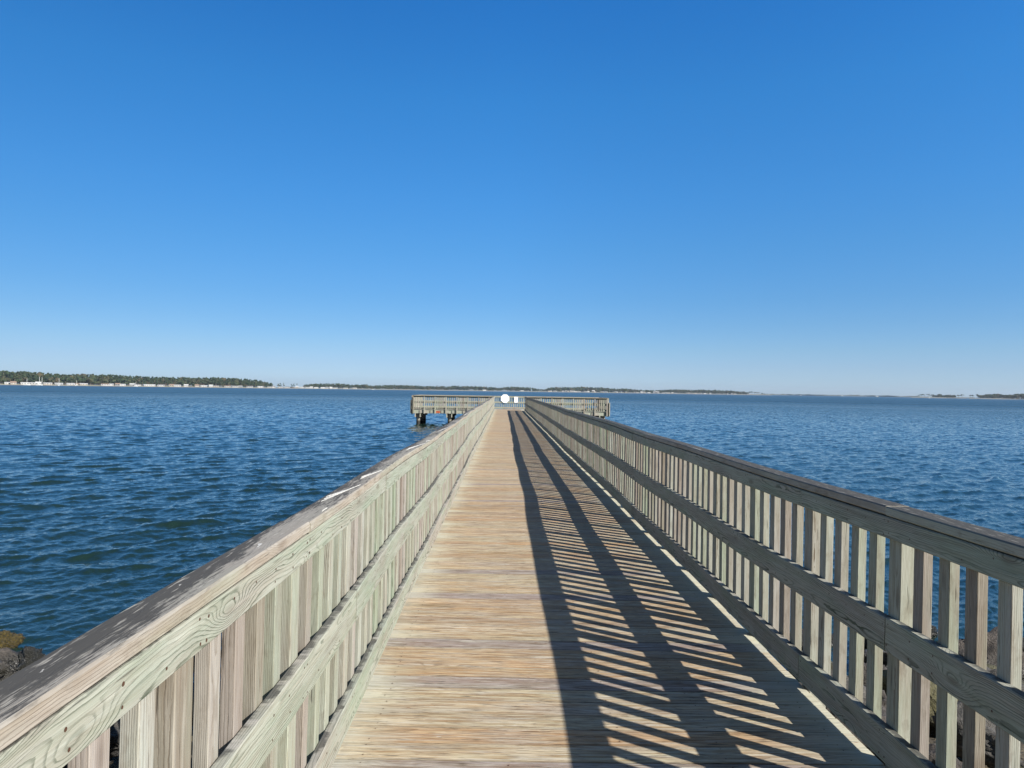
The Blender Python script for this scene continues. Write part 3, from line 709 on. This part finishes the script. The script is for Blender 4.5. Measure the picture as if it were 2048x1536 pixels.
class Forest:
    def __init__(s): s.V = []; s.F = []; s.T = []; s.M = []; s.n = 0
    def blob(s, p, r, rz, t):
        j = 1+np.random.default_rng(rnd.randrange(10**9)).uniform(-0.33, 0.33, (len(ico1), 1))
        v = ico1*j*np.array([r, r, rz])+np.array(p); s.V.append(v); s.F.append(icof+s.n); s.T += [t]*len(v); s.M += [0]*len(icof); s.n += len(v)
    def trunk(s, p, r, h, lean=0.0):
        v = []; 
        for z, rr in ((0, r), (h, r*0.55)):
            for k in range(4): v.append((p[0]+rr*math.cos(k*1.5708)+lean*z, p[1]+rr*math.sin(k*1.5708), p[2]+z))
        f = []
        for k in range(4): a, b = k, (k+1) % 4; f += [[a, b, 4+b], [a, 4+b, 4+a]]
        s.V.append(np.array(v)); s.F.append(np.array(f)+s.n); s.T += [(0, 0, 0)]*8; s.M += [1]*8; s.n += 8
    def tree(s, p, H, kind, t=None):
        t = t or (rnd.random()*(0.6 if kind == 'pine' else 0.97), 0, 0)
        if kind == 'pine':
            w = H*rnd.uniform(0.15, 0.22); s.trunk(p, H*0.017, H*0.8, rnd.uniform(-.03, .03))
            for k in range(rnd.randint(5, 8)):
                z = H*rnd.uniform(0.45, 0.93); rr = w*(1.25-z/H)*1.35
                s.blob((p[0]+rnd.uniform(-w, w)*0.8, p[1]+rnd.uniform(-w, w)*0.8, p[2]+z), rr*rnd.uniform(0.6, 1.0), rr*rnd.uniform(0.4, 0.65), t)
            s.blob((p[0], p[1], p[2]+H*0.92), w*0.5, H*0.08, t)
        elif kind == 'umbrella':
            w = H*0.34; s.trunk(p, H*0.045, H*0.85, rnd.uniform(-.06, .06))
            for k in range(rnd.randint(5, 7)):
                s.blob((p[0]+rnd.uniform(-w, w), p[1]+rnd.uniform(-w, w), p[2]+H*rnd.uniform(0.62, 0.92)), w*rnd.uniform(0.35, 0.6), H*0.10, t)
        else:
            w = H*rnd.uniform(0.26, 0.38); s.trunk(p, H*0.02, H*0.45)
            for k in range(rnd.randint(5, 8)):
                z = H*rnd.uniform(0.25, 0.82)
                s.blob((p[0]+rnd.uniform(-w, w)*0.8, p[1]+rnd.uniform(-w, w)*0.8, p[2]+z), w*rnd.uniform(0.45, 0.8), w*rnd.uniform(0.4, 0.65), t)
    def build(s, name, parent=None, only=None):
        V = np.concatenate(s.V); Fa = np.concatenate(s.F); M = np.array(s.M)
        if only is not None: Fa = Fa[M == only]; M = M[M == only]*0
        me = mesh(name, V.tolist(), Fa.tolist(), [M_FOL, M_BARK] if only is None else [(M_FOL, M_BARK)[only]], False, M.tolist())
        if only is not None:
            pass
        at_ = me.attributes.new('tint', 'FLOAT_VECTOR', 'POINT'); at_.data.foreach_set('vector', np.array(s.T, dtype=np.float32).ravel())
        return link(name, me, parent)
def forest_run(x0, x1, step, rows, kinds, dist=dfun, top=lambda c: lerp(TOP, c), back=(45, 200), dens=1.0, label=''):
    fo = Forest(); c = x0
    while c < x1:
        for rrow in range(rows):
            cc = c+rnd.uniform(-step, step)*0.7
            dd = dist(cc)+back[0]+(back[1]-back[0])*(rrow+rnd.random())/rows
            H = max(3.0, height_for(cc, top(cc), dd)-1.6)*rnd.uniform(0.72, 1.03)*(0.80 if rrow == 0 else 1.0)
            if rrow == 0 and rnd.random() < 0.35: H *= 0.62
            p = at(cc, dd); fo.tree((p.x, p.y, WATER+1.3), H, rnd.choice(kinds))
        c += step
    o = fo.build('forest'); return tag(o, label, 'forest', None, 'stuff')
forest_run(-420, 545, 2.7, 5, ['pine', 'pine', 'broad'], label='dense mixed pine wood on the far shore at the left')
forest_run(609, 738, 2.2, 4, ['pine', 'pine', 'broad'], label='flat-topped pine wood in the middle left of the far shore')
forest_run(738, 1092, 2.2, 4, ['pine', 'broad'], label='green wood on the far shore behind the pier head')
forest_run(1092, 1498, 2.0, 4, ['pine', 'broad', 'broad'], label='low hazy wood on the far shore right of the pier head')
forest_run(1960, 2330, 2.2, 4, ['broad', 'broad', 'umbrella'], dist=lambda c: 1900, top=lambda c: 789.2+(c-1960)*0.004+1.0*math.sin(c*0.11), back=(25, 110), label='brown-green wood on the headland at the right edge')
forest_run(1868, 1910, 2.4, 3, ['broad'], dist=lambda c: 2100, top=lambda c: 789.6+0.7*math.sin(c*0.4), back=(20, 70), label='low bushes on the small island')
fo = Forest()
for c in np.arange(1545, 1835, 3.4):
    if rnd.random() < 0.8:
        p = at(c, 3935+rnd.uniform(5, 30)); s_ = rnd.uniform(0.4, 1.8); fo.blob((p.x, p.y, WATER+3.3), 10*s_, 2.0*s_, (rnd.random()*0.5, 0, 0))
tag(fo.build('shrubs'), 'low dark scrub dotted along the distant sand spit', 'shrubs', None, 'stuff')
def lone(ix, Dm, ytop, kind, label, group):
    H = max(3, height_for(ix, ytop, Dm)-1.3); p = at(ix, Dm)
    r_ = empty('pine_tree' if kind != 'broad' else 'tree', (p.x, p.y, WATER+1.2), label, 'tree', group)
    f = Forest(); f.tree((0, 0, 0), H, kind); f.build('crown', r_, 0); f.build('trunk', r_, 1)
for i, (ix, yt) in enumerate(((556, 767.5), (561, 766.5), (567, 766.2), (583, 768.3), (588, 767.3), (594, 767.5))):
    lone(ix, 1640, yt, 'pine', 'small pine standing in the gap between the two left woods, behind white homes', 'small pines in the gap between the woods')
for i, (ix, yt) in enumerate(((1500, 783.2), (1504, 783.0), (1509, 784.1), (1513, 784.6), (1517, 784.8), (1524, 785.6), (1529, 786.5), (1535, 787.0))):
    lone(ix, 2670, yt, 'umbrella' if i < 5 else 'broad', 'tiny lone flat-crowned tree at the right tip of the far shore' if i < 5 else 'tiny low round tree at the right tip of the far shore',
         'lone trees at the tip of the far shore' if i < 5 else 'low trees at the tip of the far shore')
for i, (ix, yt) in enumerate(((1838, 789.9), (1843, 788.9), (1849, 788.5), (1856, 788.8), (1862, 789.9), (1866, 789.6), (1877, 788.6), (1882, 789.2), (1917, 790.4), (1924, 789.6))):
    lone(ix, 2130, yt, 'umbrella', 'flat-topped dark pine on the small island near the right edge', 'flat-topped pines on the island')
for i, (ix, yt) in enumerate(((1941, 790.6), (1945, 790.6), (1954, 788.9), (1957, 789.8))):
    lone(ix, 1930, yt, 'umbrella', 'flat-topped pine at the left end of the right-hand headland', 'pines at the end of the headland')

# houses
M_WH = simple('white_siding', (0.44, 0.43, 0.42), 0.6, 0.06, 0.6); M_BG = simple('beige_siding', (0.38, 0.34, 0.29), 0.6, 0.06, 0.6); M_GY = simple('grey_siding', (0.25, 0.26, 0.27), 0.6, 0.06, 0.6)
M_RG = simple('grey_roof', (0.20, 0.20, 0.20), 0.8); M_RW = simple('white_roof', (0.46, 0.46, 0.45), 0.7); M_RB = simple('brown_roof', (0.24, 0.17, 0.13), 0.8)
M_WIN = simple('window_glass', (0.03, 0.04, 0.05), 0.15)
def house_meshes(Lx, Ly, h, rh, wall, roof):
    V, Fc = box_V(-Lx/2, Lx/2, -Ly/2, Ly/2, 0, h)
    # gable ends
    b = len(V); V += [(-Lx/2, -Ly/2, h), (-Lx/2, Ly/2, h), (-Lx/2, 0, h+rh), (Lx/2, -Ly/2, h), (Lx/2, Ly/2, h), (Lx/2, 0, h+rh)]
    Fc += [[b, b+2, b+1], [b+3, b+4, b+5]]
    wm = mesh('wall', V, Fc, [wall])
    e = 0.35; V = []; Fc = []
    for sg in (-1, 1):
        b = len(V); y0 = sg*(Ly/2+e); z0 = h-e*rh/(Ly/2)
        V += [(-Lx/2-e, y0, z0), (Lx/2+e, y0, z0), (Lx/2+e, 0, h+rh+.02), (-Lx/2-e, 0, h+rh+.02)]; V += [(a, c, d+0.15) for a, c, d in V[b:b+4]]
        Fc += [[b, b+3, b+2, b+1], [b+4, b+5, b+6, b+7], [b, b+1, b+5, b+4], [b+1, b+2, b+6, b+5], [b+2, b+3, b+7, b+6], [b+3, b, b+4, b+7]]
    rm = mesh('roof', V, Fc, [roof])
    wn = []
    n = max(2, int(Lx/3.2))
    for k in range(n):
        x = -Lx/2+Lx*(k+0.5)/n; Vw, Fw = box_V(x-0.55, x+0.55, -Ly/2-0.05, -Ly/2-0.01, h*0.4, h*0.4+1.1); wn.append(mesh('window', Vw, Fw, [M_WIN]))
    return wm, rm, wn
PROTO = {}
for wn_, wl in (('white', M_WH), ('beige', M_BG), ('grey', M_GY)):
    for rn, rl in (('white', M_RW), ('grey', M_RG), ('brown', M_RB)):
        for sz, dims in (('low', (10, 4.3, 2.2, 0.7)), ('small', (6.5, 5.5, 2.5, 1.5)), ('tall', (8, 7, 4.6, 2.2))):
            PROTO[(wn_, rn, sz)] = house_meshes(*dims, wl, rl)
def house(ix, off, wc, rc, sz, where, grp, dist=dfun, rz=0.0):
    lo, hi = {'l': (-60, 545), 'm': (547, 720), 'r': (1090, 1500)}[grp]
    where = where+', '+('left', 'centre-left', 'centre-right', 'right')[max(0, min(3, int(4*(ix-lo)/(hi-lo))))]+' part' if ix > 1092 or ix < 721 else where
    p = at(ix, dist(ix)+off); kindn = 'mobile_home' if sz == 'low' else 'house'
    lab = {'low': 'long low', 'small': 'small square', 'tall': 'tall'}[sz]+f' {wc} {"mobile home" if sz == "low" else "house"}, {rc} roof, {where}'
    r_ = empty(kindn, (p.x, p.y, WATER+1.0), lab, 'mobile home' if sz == 'low' else 'house', f'{sz} {wc} {rc}-roofed homes {where}', rz=-math.atan2(p.x, p.y)+rz)
    wm, rm, wn = PROTO[(wc, rc, sz)]
    link('wall', wm, r_); link('roof', rm, r_)
    if ix < 620:
        for w in wn: link('window', w, r_)
c = -60.0
while c < 545:
    if 168 < c < 208: c += 6; continue
    wc = rnd.choice(['white', 'white', 'white', 'white', 'beige', 'grey']); rc = rnd.choice(['white', 'white', 'grey', 'brown', 'white']); sz = rnd.choice(['low', 'low', 'low', 'small'])
    house(c, rnd.uniform(14, 26), wc, rc, sz, 'below the left wood', 'l', rz=rnd.uniform(-.3, .3)); c += rnd.choice([rnd.uniform(8, 12), rnd.uniform(13, 26)])
c = 547.0
while c < 720:
    wc = rnd.choice(['white', 'white', 'white', 'beige']); rc = rnd.choice(['white', 'white', 'grey'])
    house(c, rnd.uniform(14, 26), wc, rc, rnd.choice(['low', 'small', 'low']), 'below the gap in the woods', 'm', rz=rnd.uniform(-.3, .3)); c += rnd.uniform(8, 14) if c < 665 else rnd.uniform(16, 26)
for c in (969, 1045, 1098, 1101, 1110, 1126, 1132, 1137, 1142, 1146, 1152, 1158, 1170, 1173, 1177, 1187, 1190, 1204, 1211, 1231, 1233, 1240, 1252, 1270, 1276, 1283, 1289, 1297, 1312, 1326, 1331, 1337, 1344, 1351, 1374, 1379, 1384, 1392, 1400, 1409, 1420, 1436, 1453, 1463, 1470, 1497):
    sz = 'tall' if c in (1283, 1312, 1187) else rnd.choice(['low', 'low', 'small'])
    house(c+rnd.uniform(-1, 1), rnd.uniform(14, 24), rnd.choice(['white', 'white', 'beige']), rnd.choice(['white', 'white', 'grey']), sz, 'far shore right of the sign' if c > 1090 else 'far shore behind the platform', 'r', rz=rnd.uniform(-.3, .3))
for i in range(2): house((1309, 1316)[i], 20, 'white', 'grey', 'tall', 'far shore right of the sign', 'r')

# boats on the bay
M_HULL = simple('white_hull', (0.55, 0.55, 0.54), 0.35); M_CAB = simple('cabin_grey', (0.55, 0.57, 0.6), 0.4)
def boat(ix, Dm, label, s=1.0, rz=0.4, mast=False):
    p = at(ix, Dm); r_ = empty('motorboat', (p.x, p.y, WATER), label, 'boat', rz=rz)
    V = []; Fc = []; secs = [(-3.4, 1.1, 0.9), (-1, 1.25, 0.95), (1.5, 1.05, 1.1), (2.8, 0.5, 1.3), (3.4, 0.03, 1.45)]
    for (x, w, z) in secs: V += [(x*s, -w*s, z*s), (x*s, -w*0.6*s, -0.3*s), (x*s, w*0.6*s, -0.3*s), (x*s, w*s, z*s)]
    for i in range(4):
        for k in range(3): a = i*4+k; Fc.append([a, a+1, a+5, a+4])
        Fc.append([i*4+3, i*4, i*4+4, i*4+7])
    Fc.append([0, 3, 2, 1]); link('hull', mesh('hull', V, Fc, [M_HULL]), r_)
    V, Fc = box_V(-1.4*s, 1.1*s, -0.75*s, 0.75*s, 0.98*s, 2.2*s); V = [(x*(0.8 if z > 1.5*s else 1), y_, z) for x, y_, z in V]
    link('cabin', mesh('cabin', V, Fc, [M_CAB]), r_)
boat(1858.5, 1750, 'small white boat just in front of the small island', 0.75)
boat(1754, 2600, 'white boat far out in front of the sand spit', 1.4, 0.1)
boat(1684, 3300, 'tiny white boat at the sand spit, second boat from the left', 1.6, 0.3)
boat(1601, 3400, 'tiny white boat at the left end of the sand spit', 1.3, 0.2)
boat(746, 1500, 'tiny white boat on the water left of the pier head', 0.7, 0.2)
# masts in the marina at the left
M_MAST = simple('mast_paint', (0.7, 0.7, 0.68), 0.5)
def sailboat(ix, h, off):
    p = at(ix, dfun(ix)-off); r_ = empty('sailboat', (p.x, p.y, WATER), 'moored white sailboat with bare mast in front of the left wood', 'boat', 'moored sailboats', rz=rnd.uniform(0, 3))
    V = []; Fc = []
    for (x, w, z) in [(-4, 1.0, 0.9), (0, 1.4, 0.9), (3, 0.8, 1.1), (4.6, 0.03, 1.3)]: V += [(x, -w, z), (x, -w*0.5, -0.3), (x, w*0.5, -0.3), (x, w, z)]
    for i in range(3):
        for k in range(3): a = i*4+k; Fc.append([a, a+1, a+5, a+4])
        Fc.append([i*4+3, i*4, i*4+4, i*4+7])
    Fc.append([0, 3, 2, 1]); link('hull', mesh('hull', V, Fc, [M_HULL]), r_)
    V, Fc = box_V(0.3, 0.55, -0.12, 0.12, 0.8, h); link('mast', mesh('mast', V, Fc, [M_MAST]), r_)
for ix, h in ((53, 9), (78, 12), (84, 11), (118, 10), (153, 8), (271, 7)): sailboat(ix, h, 6)

# ------------------------------------------------------------------ haze
HZ = True
if HZ:
    V, Fc = box_V(-9000, 9000, -300, 5200, WATER-4.0, 46)
    q = N('haze_air'); q.t.nodes.remove(q.p)
    pv = q.n('VolumePrincipled'); pv.inputs['Color'].default_value = (0.72, 0.83, 1.0, 1); pv.inputs['Density'].default_value = 0.00007
    pv.inputs['Anisotropy'].default_value = 0.2
    q.l(pv.outputs[0], q.out.inputs['Volume'])
    hz = link('haze', mesh('haze', V, Fc, [q.m])); tag(hz, 'thin pale blue haze over the bay', 'haze', None, 'stuff')
print('objects', len(bpy.data.objects))
